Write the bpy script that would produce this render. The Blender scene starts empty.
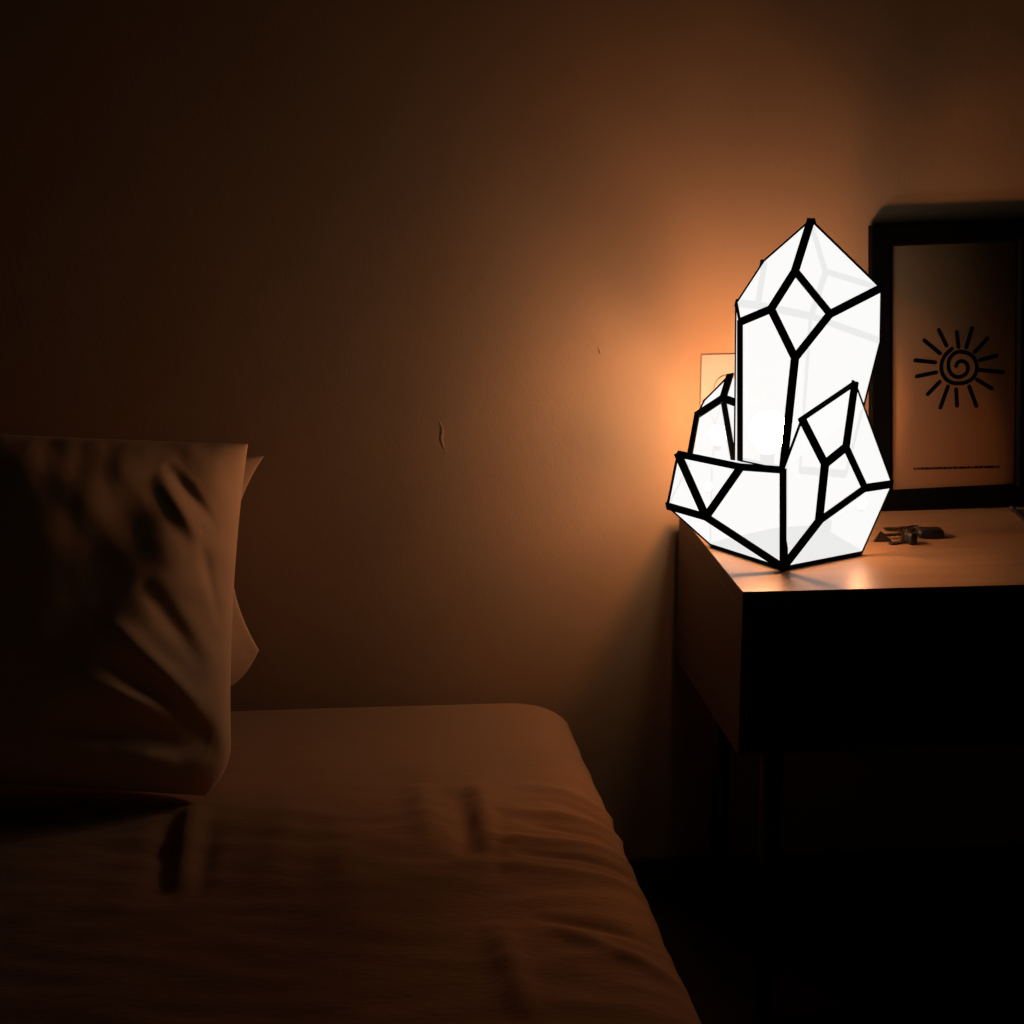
import bpy, bmesh, math, random
from mathutils import Vector, Matrix, noise
random.seed(4)
S = bpy.context.scene
COL = S.collection

# ------------------------------------------------------------------ camera
F = 2300.0; PX, PY = 450.0, 512.0; VX, VY = 225.0, -50.0
a = Vector((VX-PX, PY-VY, -F))
b = Vector(((PY-VY)**2 + F*F, 0, 0)); b = Vector(((b.x)/(PX-VX), PY-VY, -F))
a.normalize(); b.normalize()
c = b.cross(a).normalized()
CAMZ = 1.42
R = Matrix((b, a, c))            # camera coords -> world coords
cam_d = bpy.data.cameras.new('camera'); cam = bpy.data.objects.new('camera', cam_d); COL.objects.link(cam)
cam.matrix_world = Matrix.Translation((0, 0, CAMZ)) @ R.to_4x4()
cam_d.sensor_width = 36; cam_d.lens = 36*F/1024
cam_d.shift_x = (512-PX)/1024; cam_d.shift_y = 0
cam_d.clip_start = .05; S.camera = cam
O = Vector((0, 0, CAMZ))
def ray(px, py): return (R @ Vector((px-PX, PY-py, -F))).normalized()
def onY(px, py, Y): d = ray(px, py); return O + d*(Y/d.y)
def onZ(px, py, Z): d = ray(px, py); return O + d*((Z-CAMZ)/d.z)
def onP(px, py, p, n): d = ray(px, py); return O + d*((p-O).dot(n)/d.dot(n))

TZ = .62                          # nightstand top
YN = onZ(743, 592, TZ).y          # its front
XN = onZ(743, 592, TZ).x
YB = onZ(676, 513, TZ).y          # its rear
YW = YB + .032                    # the wall
print('geom', YN, YB, XN, 'mattress z', onY(400, 704, YW-.02).z, 'box', onY(743, 755, YN).z)

# ------------------------------------------------------------------ materials
def mat(name, color=(.5,.5,.5), rough=.6, metal=0, spec=.5):
    m = bpy.data.materials.new(name); m.use_nodes = True
    p = m.node_tree.nodes['Principled BSDF']
    p.inputs['Base Color'].default_value = (*color, 1); p.inputs['Roughness'].default_value = rough
    p.inputs['Metallic'].default_value = metal; p.inputs['Specular IOR Level'].default_value = spec
    return m, m.node_tree, p
def N(t, kind, **k):
    n = t.nodes.new(kind)
    for q, v in k.items():
        if q in n.inputs: n.inputs[q].default_value = v
        else: setattr(n, q, v)
    return n
def coords(t, scale=(1,1,1)):
    tc = N(t, 'ShaderNodeTexCoord'); mp = N(t, 'ShaderNodeMapping'); mp.inputs['Scale'].default_value = scale
    t.links.new(tc.outputs['Object'], mp.inputs['Vector']); return mp.outputs['Vector']
def add_bump(t, p, specs):
    prev = None
    for scale, ns, strength, dist in specs:
        n = N(t, 'ShaderNodeTexNoise'); n.inputs['Scale'].default_value = ns; n.inputs['Detail'].default_value = 5
        t.links.new(coords(t, scale), n.inputs['Vector'])
        bn = N(t, 'ShaderNodeBump'); bn.inputs['Strength'].default_value = strength; bn.inputs['Distance'].default_value = dist
        t.links.new(n.outputs['Fac'], bn.inputs['Height'])
        if prev: t.links.new(prev.outputs['Normal'], bn.inputs['Normal'])
        prev = bn
    t.links.new(prev.outputs['Normal'], p.inputs['Normal'])
def color_noise(t, p, c1, c2, scale, ns, detail=6):
    n = N(t, 'ShaderNodeTexNoise'); n.inputs['Scale'].default_value = ns; n.inputs['Detail'].default_value = detail
    t.links.new(coords(t, scale), n.inputs['Vector'])
    r = N(t, 'ShaderNodeValToRGB'); r.color_ramp.elements[0].color = (*c1, 1); r.color_ramp.elements[1].color = (*c2, 1)
    r.color_ramp.elements[0].position = .35; r.color_ramp.elements[1].position = .65
    t.links.new(n.outputs['Fac'], r.inputs['Fac']); t.links.new(r.outputs['Color'], p.inputs['Base Color'])

m_wall, t, p = mat('painted_plaster', (.46,.28,.15), .75, spec=.2)
color_noise(t, p, (.35,.212,.113), (.37,.226,.123), (1,1,1), 6)
add_bump(t, p, [((1,1,.5), 300, .13, .002), ((1,1,1), 22, .25, .004)])
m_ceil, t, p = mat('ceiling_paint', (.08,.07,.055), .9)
m_floor, t, p = mat('dark_floorboards', (.05,.03,.02), .5)
color_noise(t, p, (.035,.022,.014), (.06,.038,.024), (1,12,1), 3)
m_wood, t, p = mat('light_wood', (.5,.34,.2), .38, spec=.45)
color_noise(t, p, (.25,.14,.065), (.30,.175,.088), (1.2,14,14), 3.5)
add_bump(t, p, [((1.2,30,30), 12, .08, .001)])
m_wood_in, t, p = mat('dark_wood', (.05,.032,.02), .5)
color_noise(t, p, (.045,.03,.018), (.06,.04,.025), (1.2,14,14), 3.5)
m_dark, t, p = mat('shade_darkened_wood', (.1,.06,.03), .5)  # nightstand wood with the shade of its sides and edges put into the colour
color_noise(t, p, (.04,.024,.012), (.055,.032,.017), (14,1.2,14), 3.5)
m_leg, t, p = mat('black_metal', (.012,.012,.012), .45, 0)
m_sheet, t, p = mat('cotton_sheet', (.40,.215,.10), .9, spec=.1)
p.inputs['Sheen Weight'].default_value = .12
add_bump(t, p, [((1,1,1), 14, .35, .006), ((1,2.2,1), 55, .35, .003), ((1,1,1), 900, .12, .0006)])
m_pil, t, p = mat('cotton_pillowcase', (.80,.48,.26), .9, spec=.1)
p.inputs['Sheen Weight'].default_value = .15
add_bump(t, p, [((1,1,.5), 18, .30, .005), ((1,1,1), 900, .12, .0006)])
m_blk, t, p = mat('black_frame_paint', (.0015,.0015,.0015), .6, spec=.04)
m_paper, t, p = mat('cream_paper', (.74,.38,.17), .8, spec=.2)
m_ink, t, p = mat('black_ink', (.006,.006,.006), .8, spec=.1)
m_strip, t, p = mat('black_metal_came', (.005,.005,.005), .6, 0, .0)
m_base, t, p = mat('grey_base_paint', (.003,.003,.003), .8, 0, 0)
m_key, t, p = mat('tarnished_metal', (.06,.045,.028), .35, .8)
m_fob, t, p = mat('dark_plastic', (.004,.005,.005), .4)
m_plate, t, p = mat('white_plastic', (.31,.25,.21), .5)
m_rubber, t, p = mat('black_rubber', (.01,.01,.01), .5)
# lamp panes: faintly see-through glowing white
m_pane = bpy.data.materials.new('glowing_white_pane'); m_pane.use_nodes = True; t = m_pane.node_tree; t.nodes.clear()
e = N(t, 'ShaderNodeEmission'); e.inputs['Color'].default_value = (1,1,.99,1); e.inputs['Strength'].default_value = .835
tr = N(t, 'ShaderNodeBsdfTransparent'); tr.inputs['Color'].default_value = (.15,.15,.15,1)
ad = N(t, 'ShaderNodeAddShader'); o = N(t, 'ShaderNodeOutputMaterial')
t.links.new(e.outputs[0], ad.inputs[0]); t.links.new(tr.outputs[0], ad.inputs[1]); t.links.new(ad.outputs[0], o.inputs['Surface'])
def glow(name, col, st):
    m = bpy.data.materials.new(name); m.use_nodes = True; t = m.node_tree; t.nodes.clear()
    e = N(t, 'ShaderNodeEmission'); e.inputs['Color'].default_value = (*col, 1); e.inputs['Strength'].default_value = st
    o = N(t, 'ShaderNodeOutputMaterial'); t.links.new(e.outputs[0], o.inputs['Surface']); return m
m_bulb = glow('warm_bulb_glow', (1,.41,.16), 1150)
m_bulb2 = glow('added_white_bulb_glow', (1,.72,.50), 1150)
m_glass = bpy.data.materials.new('picture_glass'); m_glass.use_nodes = True; t = m_glass.node_tree; t.nodes.clear()
g = N(t, 'ShaderNodeBsdfGlossy'); g.inputs['Roughness'].default_value = .12
tr = N(t, 'ShaderNodeBsdfTransparent'); mx = N(t, 'ShaderNodeMixShader'); fr = N(t, 'ShaderNodeFresnel'); fr.inputs['IOR'].default_value = 1.3
o = N(t, 'ShaderNodeOutputMaterial')
t.links.new(fr.outputs[0], mx.inputs[0]); t.links.new(tr.outputs[0], mx.inputs[1]); t.links.new(g.outputs[0], mx.inputs[2]); t.links.new(mx.outputs[0], o.inputs['Surface'])

# ------------------------------------------------------------------ helpers
WL = {}                          # world origin of each part
def obj(name, bm, m, parent=None, smooth=False):
    me = bpy.data.meshes.new(name); bm.normal_update(); bm.to_mesh(me); bm.free()
    me.materials.append(m)
    if smooth:
        for f in me.polygons: f.use_smooth = True
    ob = bpy.data.objects.new(name, me); COL.objects.link(ob)
    if parent:
        wl = WL.get(parent.name)
        if wl is None: wl = parent.location.copy()
        ob.parent = parent; me.transform(Matrix.Translation(-wl)); WL[ob.name] = wl
    return ob
def thing(name, label, cat, loc, group=None):
    ob = bpy.data.objects.new(name, None); COL.objects.link(ob); ob.location = loc; ob.empty_display_size = .05
    ob['label'] = label; ob['category'] = cat
    if group: ob['group'] = group
    return ob
def tag(ob, label, cat, group=None):
    ob['label'] = label; ob['category'] = cat
    if group: ob['group'] = group
def origin_to(ob, loc):
    loc = Vector(loc); ob.data.transform(Matrix.Translation(-loc)); ob.location = loc
def add_box(bm, x0, x1, y0, y1, z0, z1, bev=0):
    vs = bmesh.ops.create_cube(bm, size=1)['verts']
    bmesh.ops.scale(bm, vec=(x1-x0, y1-y0, z1-z0), verts=vs)
    bmesh.ops.translate(bm, vec=((x0+x1)/2, (y0+y1)/2, (z0+z1)/2), verts=vs)
    if bev:
        es = list({e for v in vs for e in v.link_edges})
        bmesh.ops.bevel(bm, geom=es, offset=bev, segments=2, affect='EDGES', profile=.5)
def box(*k, **q): bm = bmesh.new(); add_box(bm, *k, **q); return bm
def struct(name, bm, m): ob = obj(name, bm, m); ob['kind'] = 'structure'; return ob
def tube(bm, pts, r, seg=8):
    pts = [Vector(q) for q in pts]; rings = []
    for i, q in enumerate(pts):
        d = (pts[min(i+1, len(pts)-1)] - pts[max(i-1, 0)]).normalized()
        u = d.cross(Vector((0,0,1)))
        if u.length < .01: u = Vector((1,0,0))
        u.normalize(); w = d.cross(u)
        rings.append([bm.verts.new(q + (u*math.cos(k*2*math.pi/seg) + w*math.sin(k*2*math.pi/seg))*r) for k in range(seg)])
    for A, B in zip(rings, rings[1:]):
        for k in range(seg): bm.faces.new((A[k], A[(k+1)%seg], B[(k+1)%seg], B[k]))
    bm.faces.new(rings[0]); bm.faces.new(rings[-1][::-1])

# ------------------------------------------------------------------ room
bm = box(-2.2, 2.4, YW, YW+.12, 0, 2.6)
def ridge(px, py, pts, w, h):              # raised flaw in the plaster
    P = [onY(px+x, py+y, YW) for x, y in pts]
    rows = []
    for i, q in enumerate(P):
        k = w*math.sin(math.pi*(i+.3)/(len(P)-.4)); hh = h*math.sin(math.pi*(i+.3)/(len(P)-.4))
        rows.append([bm.verts.new(q+Vector(v)) for v in ((-k,.0005,0), (-k*.3,-hh,0), (k*.4,-hh,0), (k,.0005,0))])
    for A, B in zip(rows, rows[1:]):
        for j in range(3): bm.faces.new((A[j], A[j+1], B[j+1], B[j]))
ridge(441, 436, [(-3,-17),(-1,-13),(1,-8),(1,-3),(0,2),(1,7),(3,12),(4,17)], .0040, .0012)
ridge(599, 350, [(-1,-4),(0,-1),(1,2),(1,4)], .0025, .0016)
ridge(588, 344, [(-2,-2),(0,0),(2,3)], .002, .0012)
struct('wall_back', bm, m_wall)
struct('floor', box(-2.2, 2.4, -1.6, YW, -.08, 0), m_floor)
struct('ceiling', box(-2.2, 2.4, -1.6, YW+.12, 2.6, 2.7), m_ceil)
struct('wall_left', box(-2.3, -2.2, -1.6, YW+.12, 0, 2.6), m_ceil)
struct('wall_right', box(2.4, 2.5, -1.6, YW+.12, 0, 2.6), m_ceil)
struct('baseboard_back', box(-2.2, 2.4, YW-.010, YW, 0, .07, bev=.003), m_wood_in)

# ------------------------------------------------------------------ nightstand
ZBOT = onY(743, 755, YN).z
XR = XN + .62
TH = .022
ns = thing('nightstand', 'low light wooden nightstand with an open shelf, carrying the crystal lamp', 'nightstand', (XN+.31, (YN+YB)/2, 0))
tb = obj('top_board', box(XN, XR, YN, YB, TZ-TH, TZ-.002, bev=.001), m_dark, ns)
obj('added_top_layer', box(XN, XR, YN, YB, TZ-.002, TZ), m_wood, tb)  # thin light layer, added so the board edge below can keep its painted shade
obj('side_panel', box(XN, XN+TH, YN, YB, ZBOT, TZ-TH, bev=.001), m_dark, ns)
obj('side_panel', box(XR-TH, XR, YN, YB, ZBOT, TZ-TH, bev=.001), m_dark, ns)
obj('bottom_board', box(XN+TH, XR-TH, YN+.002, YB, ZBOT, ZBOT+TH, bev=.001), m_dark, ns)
obj('back_panel', box(XN+TH, XR-TH, YB-.008, YB, ZBOT+TH, TZ-TH), m_wood_in, ns)
for lx in (XN+.06, XR-.06):
    for ly in (YN+.06, YB-.06):
        bm = bmesh.new(); d = bmesh.ops.create_cone(bm, segments=16, radius1=.011, radius2=.016, depth=ZBOT, cap_ends=True)
        bmesh.ops.translate(bm, vec=(lx, ly, ZBOT/2), verts=bm.verts); obj('leg', bm, m_leg, ns, True)

# ------------------------------------------------------------------ crystal lamp
P2 = onZ(783, 568, TZ+.002); YC = P2.y + .115
def V(px, py, dy): return onY(px, py, YC+dy)
def Z(px, py): return onZ(px, py, TZ+.0050)
lamp = thing('crystal_lamp', 'glowing white faceted crystal cluster lamp edged in black metal', 'lamp', (Z(785,548).x, YC, TZ))
K = {'A':V(811,220,0), 'T':V(795,271,-.045), 'L':V(771,309,-.07), 'R':V(830,314,-.06), 'B':V(795,358,-.088),
 'S1':V(740,322,-.035), 'S2':V(736.5,303,.03), 'S3':V(764,261,.045), 'S4':V(881,288,-.01), 'S5':V(880,341,.03),
 'K1':V(826,271,.05), 'K2':V(811,316,.085), 'K3':V(757,305,.06),
 'BF':V(783,470,-.09), 'BL':V(740,461,-.035), 'BLB':V(735,468,.03), 'BR':V(846,474,.03), 'BB':V(800,470,.085),
 'a':V(678,454,-.03), 'b':V(667.5,506,-.03), 'c':V(706,517,-.085), 'f':V(741,467,-.072),
 'p':V(855,383,-.06), 'q':V(802,419,-.10), 's':V(825,464,-.135), 'r':V(846,447,-.12), 't':V(865,488,-.10), 'w':V(892,484,-.02), 'u':V(819,521,-.135),
 'h':V(730,375,.08), 'i':V(723,398,.045), 'j':V(697,415,.05), 'm':V(704,401,.09), 'n':V(688,465,.05), 'o':V(715,424,.12), 'z':V(712,466,.11),
 'p1':Z(710,544), 'p2':Z(783,567.5), 'p3':Z(862,552), 'p4':Z(818,526), 'p5':Z(776,529)}
def lerp(A, B, t_): return K[A].lerp(K[B], t_)
K['J1'] = lerp('S2','BLB',.60); K['M'] = lerp('K2','BB',.60); K['J2'] = lerp('J1','M',.4); K['J3'] = lerp('BLB','BB',.4)
K['BU'] = lerp('S5','BR',.505); K['N'] = V(848,402,-.012)
EDN = {}
def crystal(faces, label, skip='', thin='', W=.0108, done=set()):
    sk = [set(x.split('-')) for x in skip.split()]; th = [set(x.split('-')) for x in thin.split()]
    FS = [f.split() for f in faces]
    ed = {tuple(sorted((f[i], f[(i+1)%len(f)]))): 1 for f in FS for i in range(len(f))}
    bm = bmesh.new()
    for (p, q), ns_ in ed.items():
        if set((p, q)) in sk or (p, q) in done: continue
        done.add((p, q)); A, B = K[p], K[q]; d = (B-A); L = d.length; d.normalize()
        n = sum(EDN[(p, q)], Vector()); n = (n - d*n.dot(d)).normalized(); s = d.cross(n)
        w = W*.35 if set((p, q)) in th else W
        M = Matrix((s, d, n)).transposed().to_4x4(); M.translation = (A+B)/2 + n*(.004 if (p, q) == ('BF','p2') else 0)
        for v in bmesh.ops.create_cube(bm, size=1)['verts']: v.co = M @ Vector((v.co.x*w, v.co.y*(L+w*.35), v.co.z*.0026))
    fr = obj('crystal_frame', bm, m_strip, lamp); fr['label'] = label
    for f in FS:
        b3 = bmesh.new(); b3.faces.new([b3.verts.new(K[q]) for q in f])
        bmesh.ops.triangulate(b3, faces=b3.faces[:]); obj('pane', b3, m_pane, fr)
CR_ = []
CR_.append((['A T L S1 S2 S3', 'T L B R', 'A T R S4', 'S1 L B BF BL', 'B R S4 S5 BU N BF', 'S1 S2 J1 BLB BL', 'A S4 K1', 'K1 S4 S5 K2',
 'A K1 K2 K3 S3', 'S3 K3 S2', 'S2 K3 K2 M J2 J1', 'J2 M BB J3', 'K2 S5 BU BR BB M'], 'tallest crystal of the lamp',
 'J1-J2 M-J2 J2-J3 J3-BB N-BF BU-N', 'A-S3 S2-S3 S2-J1 J1-BLB A-S4 S4-S5 S5-BU BU-BR S1-S2 BLB-BL'))
CR_.append((['a b c', 'a c f', 'c f BF p2', 'b c p2 p1', 'a f BF BL', 'a BL BLB n', 'a b n', 'b n z p1', 'p1 z J3 p5', 'p5 J3 BB p4', 'BB BR p4'],
 'low crystal with triangular panes', 'a-BL BLB-n z-J3 J3-p5 J3-BB BB-p4 BB-BR BR-p4 BF-BL n-z', 'b-p1 p1-p2 a-b b-n a-n z-p1 p1-p5 p5-p4'))
CR_.append((['p q s r', 'p r t w', 's r t u', 'q s u p2 BF', 'u t w p3 p2', 'q p N BF', 'p N BU', 'p w BU', 'w BU BR', 'w p3 p4 BR'],
 'leaning crystal on the right side of the lamp', 'N-BF p-N N-BU p-BU BU-w BR-w BR-p4', 'p-w w-p3 p3-p2 q-BF p3-p4'))
CR_.append((['h i j m', 'h i J1', 'h J1 J2', 'i J1 BLB', 'i j n BLB', 'm j n z o', 'h m o', 'h o J2', 'o z J3 J2'],
 'small crystal at the left rear of the lamp', 'J1-J2 h-J1 h-J2 J1-BLB n-BLB J3-z J2-J3 o-J2 n-z', 'h-m m-j m-o h-o z-o'))
for faces, *_ in CR_:
    cen = sum((K[q] for f in faces for q in f.split()), Vector())/sum(len(f.split()) for f in faces)
    for f in faces:
        f = f.split(); n = Vector()
        for i in range(len(f)): n += K[f[i]].cross(K[f[(i+1)%len(f)]])
        n.normalize(); m = sum((K[q] for q in f), Vector())/len(f)
        if n.dot(m-cen) < 0: n = -n
        for i in range(len(f)): EDN.setdefault(tuple(sorted((f[i], f[(i+1)%len(f)]))), []).append(n)
EDN[('BF','p2')] = [Vector((0,-1,.1))]
for q in CR_: crystal(*q)
bm = bmesh.new(); q = [K['p1'], K['p2'], K['p3'], K['p4'], K['p5']]
lo = [bm.verts.new((v.x, v.y, TZ+.0006)) for v in q]; hi = [bm.verts.new((v.x, v.y, TZ+.0053)) for v in q]
bm.faces.new(lo); bm.faces.new(hi)
for i in range(5): bm.faces.new((lo[i], lo[(i+1)%5], hi[(i+1)%5], hi[i]))
bmesh.ops.recalc_face_normals(bm, faces=bm.faces[:]); obj('base_plate', bm, m_base, lamp)
sx = onZ(825, 535, TZ); obj('switch_box', box(sx.x-.012, sx.x+.012, sx.y-.01, sx.y+.02, TZ+.0053, TZ+.023, bev=.001), m_base, lamp)
def bulb(BP, r_, mb=None, sq=1):
    bm = bmesh.new(); bmesh.ops.create_uvsphere(bm, u_segments=32, v_segments=20, radius=r_)
    for v in bm.verts:
        if v.co.z < 0: k_ = -v.co.z/r_; v.co.z *= 1.35; v.co.x *= 1-.4*k_*k_; v.co.y *= 1-.4*k_*k_
    for v in bm.verts: v.co.y *= sq
    bmesh.ops.translate(bm, vec=BP, verts=bm.verts); bl = obj('bulb', bm, mb or m_bulb, lamp, True)
    b2 = bmesh.new(); tube(b2, [(BP.x, BP.y, BP.z-r_*1.75), (BP.x, BP.y, BP.z-r_*1.2)], r_*.35, 16); obj('socket', b2, m_base, bl, True)
bulb(V(768, 430, .014), .027, None, .5)
bulb(V(718, 434, .078), .013, m_bulb2)  # extra bulb, added to brighten and whiten the wall close to the lamp
bulb(V(708, 486, .0), .0055)  # extra small bulb, added to send light to the bed and lower wall
bulb(V(862, 503, -.035), .0065)  # extra small bulb, added to brighten the print and the keys

# ------------------------------------------------------------------ picture frame leaning on the wall
FB = onZ(900, 511.5, TZ); ytop = YW-.004
Hf = .0
n = None
base = Vector((0, FB.y, TZ))
def fit():
    global n
    zt = onY(873, 226, ytop-.018).z
    d = Vector((0, (ytop-.020)-FB.y, zt-TZ)); h = d.length; up = d.normalized()
    n = up.cross(Vector((1,0,0))).normalized()
    if n.y > 0: n = -n
    return h, up
Hf, UP = fit()
FL = onP(868, 240, base, n); FLb = onP(877, 500, base, n)
xl = (FL.x+FLb.x)/2
IL = (onP(889, 250, base, n).x + onP(897, 490, base, n).x)/2
IR = onP(1021.5, 260, base, n).x
IT = (onP(950, 246.5, base, n)-base).dot(UP); IB = (onP(950, 490.5, base, n)-base).dot(UP)
xr = IR + (IL-xl)
Wf = xr-xl
fr = thing('picture_frame', 'black picture frame with a spiral sun print, leaning against the wall', 'picture frame', ((xl+xr)/2, FB.y, TZ))
MF = Matrix((Vector((1,0,0)), UP, n)).transposed().to_4x4() @ Matrix.Rotation(math.radians(1.5), 4, 'Z'); MF.translation = Vector((xl+.005, FB.y, TZ+.0005))   # local: x along, y up, z out
def fobj(name, bm, m, parent=fr, smooth=False):
    bm.transform(MF); bmesh.ops.recalc_face_normals(bm, faces=bm.faces[:]); return obj(name, bm, m, parent, smooth)
w0, bw = IL-xl, IB
D = .020
bm = bmesh.new()
prof = [(0,-D), (0,-.002), (.002,0), (.85,0), (1,-.003), (1,-D)]     # fraction of width / depth
def corner(t, z):
    ins = [t if isinstance(t, float) else t]
    return ins
loops = []
for u, z in prof:
    uu = u if u in (0, .85, 1) else u
    k = .0015/w0 if u == .002 else u
    l, bt, tp = w0*k, bw*k, (Hf-IT)*k
    loops.append([bm.verts.new((l, bt, z)), bm.verts.new((Wf-l, bt, z)), bm.verts.new((Wf-l, Hf-tp, z)), bm.verts.new((l, Hf-tp, z))])
for i in range(len(loops)):
    A, B = loops[i], loops[(i+1) % len(loops)]
    for k in range(4): bm.faces.new((A[k], A[(k+1)%4], B[(k+1)%4], B[k]))
fobj('moulding', bm, m_blk)
fobj('backing_board', box(w0*.6, Wf-w0*.6, bw*.6, Hf-.008, -.0155, -.0125), m_blk)
paper = fobj('print_sheet', box(w0*.7, Wf-w0*.7, bw*.7, Hf-.008, -.0124, -.0115), m_paper)
def pl(px, py): q = onP(px, py, base + n*(-.0115), n) ; return MF.inverted() @ q
zi = -.0111
def stroke(bm, pts, w):
    pts = [Vector((q[0], q[1], 0)) for q in pts]
    L_, R_ = [], []
    for i, q in enumerate(pts):
        d = (pts[min(i+1, len(pts)-1)] - pts[max(i-1, 0)]).normalized(); s = Vector((-d.y, d.x, 0))*w/2
        L_.append(q+s); R_.append(q-s)
    def cap(c, d, s0):
        s = Vector((-d.y, d.x, 0)); return [c + (s*math.cos(t)+d*math.sin(t))*w/2 for t in [math.pi*k/6 for k in range(1, 6)]]
    dE = (pts[-1]-pts[-2]).normalized(); dS = (pts[0]-pts[1]).normalized()
    for i in range(len(pts)-1):
        bm.faces.new([bm.verts.new((v.x, v.y, zi)) for v in (L_[i], L_[i+1], R_[i+1], R_[i])])
    bm.faces.new([bm.verts.new((v.x, v.y, zi)) for v in [L_[-1]]+cap(pts[-1], dE, 0)+[R_[-1]]])
    bm.faces.new([bm.verts.new((v.x, v.y, zi)) for v in [R_[0]]+cap(pts[0], dS, 0)+[L_[0]]])
k8 = 124/1024; c8 = lambda x, y: (900+x*k8, 310+y*k8)
rays = [((320,165),(383,293)), ((468,182),(482,305)), ((595,150),(547,308)), ((722,235),(618,345)), ((795,378),(660,413)),
 ((850,513),(660,495)), ((758,648),(635,575)), ((630,792),(570,632)), ((470,790),(463,655)), ((333,805),(395,632)),
 ((228,695),(328,592)), ((138,548),(298,515)), ((125,415),(290,432)), ((200,250),(330,358))]
px1 = (pl(960,380)-pl(950,380)).length/10
bm = bmesh.new()
for A, B in rays: stroke(bm, [pl(*c8(*A)), pl(*c8(*B))], px1*34*k8)
# spiral, centre (478,478) in crop units
pts = []
ctrl = [(430,318),(375,370),(343,440),(345,510),(375,565),(425,598),(480,606),(540,598),(595,568),(628,515),(632,450),(605,390),(560,357),(510,345),(460,352),(420,385),(400,430),(402,485),(425,528),(465,552),(510,547),(548,520),(560,480),(548,440),(515,422),(480,430),(462,462)]
def cr(P, n_=6):
    out = []
    for i in range(len(P)-1):
        p0, p1_, p2_, p3_ = P[max(i-1,0)], P[i], P[i+1], P[min(i+2,len(P)-1)]
        for k in range(n_):
            t_ = k/n_
            out.append(tuple(.5*((2*p1_[j])+(-p0[j]+p2_[j])*t_+(2*p0[j]-5*p1_[j]+4*p2_[j]-p3_[j])*t_*t_+(-p0[j]+3*p1_[j]-3*p2_[j]+p3_[j])*t_**3) for j in (0,1)))
    return out+[P[-1]]
stroke(bm, [pl(*c8(*q)) for q in cr(ctrl)], px1*33*k8)
for f in bm.faces: 
    if f.normal.z < 0: f.normal_flip()
obj('sun_emblem', (bm.transform(MF), bm)[1], m_ink, paper)
bm = bmesh.new(); x = 913.5
while x < 1000:
    wv = random.choice((1.2,1.6,2.2,1.0)); y = 468.9 - (x-913)*.024
    q1, q2 = pl(x, y+1.1), pl(x+wv, y-1.2-random.random()*.5)
    bm.faces.new([bm.verts.new((u, v, zi)) for u, v in ((q1.x,q1.y),(q2.x,q1.y),(q2.x,q2.y),(q1.x,q2.y))])
    x += wv + random.choice((.35,.35,.5,.9))
bm.transform(MF); obj('caption_line', bm, m_ink, paper)
fobj('glass', box(w0*.85, Wf-w0*.85, bw*.85, Hf-.006, -.0085, -.0070), m_glass)

# ------------------------------------------------------------------ wall plate
q0 = onY(701, 354, YW); q1 = onY(752, 420, YW)
wp = thing('wall_plate', 'white plastic wall socket plate on the wall, half hidden behind the lamp', 'socket', ((q0.x+q1.x)/2, YW, (q0.z+q1.z)/2))
obj('plate', box(q0.x, q1.x, YW-.003, YW, q1.z, q0.z, bev=.0012), m_plate, wp)
bm = bmesh.new(); d = bmesh.ops.create_cone(bm, segments=32, radius1=.019, radius2=.019, depth=.004, cap_ends=True)
bm.transform(Matrix.Translation(((q0.x+q1.x)/2, YW-.004, (q0.z+q1.z)/2)) @ Matrix.Rotation(math.pi/2, 4, 'X'))
obj('socket_face', bm, m_plate, wp)

# ------------------------------------------------------------------ keys
kc = onZ(912, 538, TZ)
keys = thing('key_bunch', 'small dark bunch of keys lying right of the lamp, before the frame', 'keys', (kc.x, kc.y, TZ))
def key(px, py, ang, L=.05, z=.0015, bow=.011):
    c_ = onZ(px, py, TZ); bm = bmesh.new()
    d = bmesh.ops.create_cone(bm, segments=20, radius1=bow, radius2=bow, depth=.0022, cap_ends=True)
    add_box(bm, -L, -bow*.8, -.0035, .0035, -.0011, .0011)
    for i in range(4): add_box(bm, -L+.004+i*.008, -L+.008+i*.008, -.0058, -.0034, -.0011, .0011)
    bm.transform(Matrix.Translation((c_.x, c_.y, TZ+z)) @ Matrix.Rotation(ang, 4, 'Z'))
    obj('key', bm, m_key, keys)
key(908, 531, -.10, .034, .0035)
key(905, 538, .12, .032, .0060)
key(908, 542, .42, .032, .0014)
c_ = onZ(916, 536, TZ)
bm = bmesh.new()
R1 = .013
tube(bm, [(c_.x+R1*math.cos(i*math.pi/12), c_.y+R1*math.sin(i*math.pi/12), TZ+.0085+.003*math.sin(i*math.pi/12)) for i in range(25)], .0011, 6)
obj('key_ring', bm, m_key, keys, True)
c_ = onZ(931, 537, TZ)
bm = box(-.020, .016, -.013, .013, 0, .012, bev=.004); bm.transform(Matrix.Translation((c_.x, c_.y, TZ+.0006)) @ Matrix.Rotation(-.08, 4, 'Z'))
obj('key_fob', bm, m_fob, keys, True)
c_ = onZ(913, 546, TZ)
bm = box(-.006, .006, -.010, .010, 0, .016, bev=.003); bm.transform(Matrix.Translation((c_.x, c_.y+.012, TZ+.0006)) @ Matrix.Rotation(.2, 4, 'Z'))
obj('key_fob', bm, m_fob, keys, True)
c_ = onZ(881, 541, TZ)
bm = bmesh.new()
vs = [bm.verts.new(Vector(v)) for v in ((-.012,-.006,0),(.014,-.007,0),(.010,.006,0),(-.010,.004,0),(-.002,-.001,.014),(.003,.0,.011))]
bmesh.ops.convex_hull(bm, input=vs)
bm.transform(Matrix.Translation((c_.x, c_.y, TZ+.0006))); obj('leather_tab', bm, m_key, keys)

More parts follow.
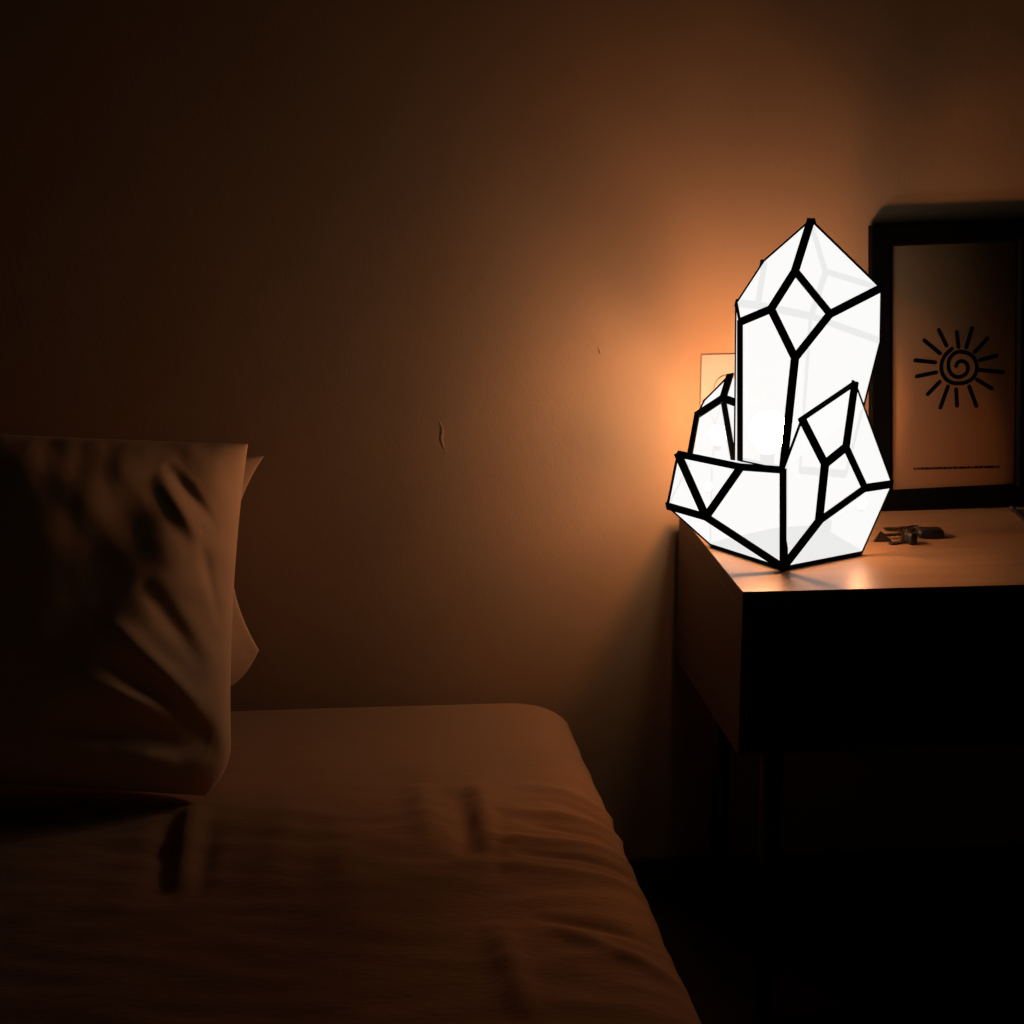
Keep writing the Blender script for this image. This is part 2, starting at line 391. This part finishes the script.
# cable at the right edge
P_ = [onZ(x, y, TZ+.004) for x, y in ((1012,508),(1017,512),(1022,517),(1029,522),(1042,526),(1060,527),(1085,524))]
bm = bmesh.new(); tube(bm, P_, .0035, 10); cb = obj('power_cable', bm, m_rubber, None, True); origin_to(cb, (P_[3].x, P_[3].y, TZ))
tag(cb, 'short black cable end on the nightstand at the foot of the picture frame', 'cable')

# ------------------------------------------------------------------ bed
YM = YW-.02
MZ = onY(420, 696, YM).z
XE = onZ(700, 1012, MZ).x
XE2 = onZ(566, 716, MZ).x
print('MZ', MZ, 'XE', XE, XE2)
XE = (XE+XE2)/2+.012
X0, Y0 = XE-1.40, YM-1.95
def gauss(x, s): return math.exp(-x*x/(2*s*s))
def seg_dist(p, A, B):
    d = B-A; t = max(0, min(1, (p-A).dot(d)/d.dot(d))); return (p-A-d*t).length, t
def M2(px, py): v = onZ(px, py, MZ); return Vector((v.x, v.y))
creases = [  # image line, height, width
 ((530,785),(612,800),.006,.008), ((520,812),(618,822),.007,.010), ((500,838),(626,845),.006,.009), ((505,862),(640,880),.005,.010),
 ((550,800),(620,812),-.004,.006), ((540,826),(622,834),-.005,.006), ((520,850),(630,862),-.005,.006),
 ((478,790),(488,845),.010,.013), ((462,800),(470,850),-.008,.012), ((498,815),(500,870),-.005,.010),
 ((420,790),(428,840),.007,.014), ((500,930),(525,1010),.010,.014), ((560,930),(660,965),.006,.010), ((540,915),(650,935),-.005,.008),
 ((290,800),(270,880),.006,.02), ((340,820),(350,930),.005,.02), ((580,760),(600,785),.004,.01),
 ((192,812),(180,884),.013,.012), ((172,815),(160,890),-.008,.012), ((206,826),(199,895),-.006,.010)]
CR = [(M2(*A), M2(*B), h, w) for A, B, h, w in creases]
def top_disp(x, y):
    p = Vector((x, y)); z = 0
    for A, B, h, w in CR:
        if abs(p.x-(A.x+B.x)/2) > .3 or abs(p.y-(A.y+B.y)/2) > .5: continue
        d, t = seg_dist(p, A, B); z += h*gauss(d, w)*(.35+.65*math.sin(math.pi*min(1,max(0,.1+.8*t))))
    near = min(1, max(0, (YM-.15-y)/.4))
    z += near*.0045*noise.noise(Vector((x*9+noise.noise(Vector((x*3,y*3,2)))*2, y*4, 1)))
    z += near*.0028*noise.noise(Vector((x*8-y*14, y*22+x*9, 5)))
    z += .006*noise.noise(Vector((x*2.2, y*2.2, 9)))
    return z
def rounded_box(x0, x1, y0, y1, z0, z1, rx, ry, rz, nx, ny, nz, disp):
    bm = bmesh.new(); cache = {}
    def vert(i, j, k):
        if (i, j, k) in cache: return cache[(i, j, k)]
        p = Vector((x0+(x1-x0)*i/nx, y0+(y1-y0)*j/ny, z0+(z1-z0)*k/nz))
        c_ = Vector((min(max(p.x, x0+rx), x1-rx), min(max(p.y, y0+ry), y1-ry), min(max(p.z, z0+rz), z1-rz)))
        d = p-c_; q = Vector((d.x/rx, d.y/ry, d.z/rz))
        if q.length > 1e-6:
            q.normalize(); nn = Vector((q.x/rx, q.y/ry, q.z/rz)).normalized()
            r_ = c_+Vector((q.x*rx, q.y*ry, q.z*rz))
        else: nn, r_ = Vector((0,0,1)), p
        r_ = r_ + nn*disp(r_, nn)
        v = bm.verts.new(r_); cache[(i, j, k)] = v; return v
    for i in range(nx):
        for j in range(ny):
            for k in (0, nz):
                q = [vert(i,j,k), vert(i+1,j,k), vert(i+1,j+1,k), vert(i,j+1,k)]; bm.faces.new(q if k else q[::-1])
    for i in range(nx):
        for k in range(nz):
            bm.faces.new([vert(i,0,k), vert(i+1,0,k), vert(i+1,0,k+1), vert(i,0,k+1)]); bm.faces.new([vert(i+1,ny,k), vert(i,ny,k), vert(i,ny,k+1), vert(i+1,ny,k+1)])
    for j in range(ny):
        for k in range(nz):
            bm.faces.new([vert(0,j+1,k), vert(0,j,k), vert(0,j,k+1), vert(0,j+1,k+1)]); bm.faces.new([vert(nx,j,k), vert(nx,j+1,k), vert(nx,j+1,k+1), vert(nx,j,k+1)])
    return bm
def mdisp(p, nn):
    if nn.z > .3: return top_disp(p.x, p.y)
    if nn.z < -.3: return 0
    return .004*noise.noise(Vector((p.x*14, p.y*14, p.z*4)))
bm = rounded_box(X0, XE, Y0, YM, MZ-.22, MZ, .09, .06, .04, 280, 390, 30, mdisp)
mt = obj('mattress', bm, m_sheet, None, True); origin_to(mt, ((X0+XE)/2, (Y0+YM)/2, MZ-.22))
tag(mt, 'mattress in a crumpled tan fitted sheet, against the back wall', 'mattress')
bf = thing('bed_base', 'low dark bed base under the tan sheeted mattress', 'bed base', ((X0+XE)/2, (Y0+YM)/2, 0))
obj('platform', box(X0+.03, XE-.03, Y0+.03, YM-.02, MZ-.29, MZ-.22, bev=.006), m_wood_in, bf)
for lx in (X0+.12, XE-.12):
    for ly in (Y0+.12, YM-.12): obj('leg', box(lx-.03, lx+.03, ly-.03, ly+.03, 0, MZ-.29, bev=.004), m_wood_in, bf)

# ------------------------------------------------------------------ pillows
def pillow(name, W, H, T, M, label, folds, seed, power=.5, conc=.03, sag=0):
    nx, ny = 200, 140; bm = bmesh.new(); G = {}
    def prof(u, v):
        e_ = max(0, (1-abs(u)**3.0))*max(0, (1-abs(v)**3.2)); return e_**power
    for side in (1, -1):
        for i in range(nx+1):
            for j in range(ny+1):
                u, v = -math.cos(math.pi*i/nx), -math.cos(math.pi*j/ny)
                u = .5*u+.5*(2*i/nx-1); v = .5*v+.5*(2*j/ny-1)
                bd = i in (0, nx) or j in (0, ny)
                if bd and side == -1: G[(-1,i,j)] = G[(1,i,j)]; continue
                x = W/2*u*(1-conc*(1-v*v)*abs(u)); x -= .035*max(0, (-v-.7)/.3)**2*max(0, u)*(sag == 0); y = H/2*v*(1-conc*(1-u*u)*abs(v)) - sag*(1-abs(u)**12)*max(0, -v)
                pr = prof(u, v); z = side*T/2*pr
                if not bd:
                    q = Vector((x*6, y*6, seed+side))
                    dz = .010*noise.noise(q)+.006*noise.noise(q*2.3)
                    # wrinkles running in from the seams
                    dz += .006*noise.noise(Vector((x*5, y*38, seed)))*abs(u)**3
                    dz += .003*noise.noise(Vector((x*36, y*5, seed)))*abs(v)**3
                    dz += .0045*noise.noise(Vector((x*26+y*20, (y-x*.6)*7, seed+3)))*max(0, u)**1.5
                    if side == 1:
                        for A, B, h, w in folds:
                            d, t_ = seg_dist(Vector((u*W/2, v*H/2)), Vector(A), Vector(B)); dz += h*gauss(d, w)*(.3+.7*math.sin(math.pi*(.08+.84*t_)))
                    z += side*dz*min(1, pr*1.4)
                else:
                    z += .004*noise.noise(Vector((x*14, y*14, seed)))
                G[(side,i,j)] = bm.verts.new((x, y, z))
    for side in (1, -1):
        for i in range(nx):
            for j in range(ny):
                q = [G[(side,i,j)], G[(side,i+1,j)], G[(side,i+1,j+1)], G[(side,i,j+1)]]
                try: bm.faces.new(q if side == 1 else q[::-1])
                except ValueError: pass
    ob = obj(name, bm, m_pil, None, True); ob.matrix_world = M
    tag(ob, label, 'pillow', 'pillows at the head of the bed')
    # piped seam running round the pillow
    bm = bmesh.new(); pts = []
    for i in range(nx+1): pts.append((i, 0))
    for j in range(1, ny+1): pts.append((nx, j))
    return ob
def frame_at(p_tr, p_br, W, H, yaw=0):
    """matrix: right edge from p_br up to p_tr; local x right, y up, z toward camera"""
    up = (p_tr-p_br).normalized(); x = Vector((math.cos(yaw), math.sin(yaw), 0)); x = (x-up*x.dot(up)).normalized(); z = x.cross(up)
    M = Matrix((x, up, z)).transposed().to_4x4(); M.translation = (p_tr+p_br)/2 - x*W/2
    return M
# front pillow: stands on the mattress, leaning back
A1 = onY(248, 444, YW-.25)
B1 = onZ(233, 797, MZ+.006)
H1 = (A1-B1).length
print('pillow', H1, A1, B1)
M1 = frame_at(A1, B1, .72, H1, .06)
hx, hy = .36, H1/2
f1 = [((hx-.10, hy-.05),(hx-.035, hy-.12),-.007,.006), ((hx-.11, hy-.07),(hx-.05, hy-.15),.008,.008), ((hx-.05, hy-.15),(hx-.02, hy-.24),-.006,.006),
      ((hx-.16, -.03),(hx-.05, -.12),.010,.010), ((hx-.16,-.07),(hx-.04,-.155),-.022,.012), ((hx-.20,-.10),(hx-.06,-.135),.010,.010), ((hx-.12,.02),(hx-.05,-.06),-.010,.010),
      ((hx-.22,-.15),(hx-.03,-.17),-.03,.016)]
pillow('pillow', .72, H1, .26, M1, 'large upright pillow with creased case, lit on its right end', f1, 3)
A2 = onY(264, 456, YW-.05); B2 = onY(259, 650, YW-.10)
H2 = (A2-B2).length
M2_ = frame_at(A2, B2, .72, H2, 0)
pillow('pillow', .72, H2, .075, M2_, 'thinner pillow against the wall behind the large one, corner showing', [], 11, conc=.12, sag=.075)

# ------------------------------------------------------------------ world and view
w = bpy.data.worlds.new('world'); S.world = w; w.use_nodes = True
bgn = w.node_tree.nodes['Background']; bgn.inputs['Color'].default_value = (.75,1,.6,1); bgn.inputs['Strength'].default_value = .012
S.view_settings.view_transform = 'Standard'; S.view_settings.look = 'None'
S.view_settings.exposure = 0; S.view_settings.gamma = 1; S.view_settings.use_curve_mapping = False
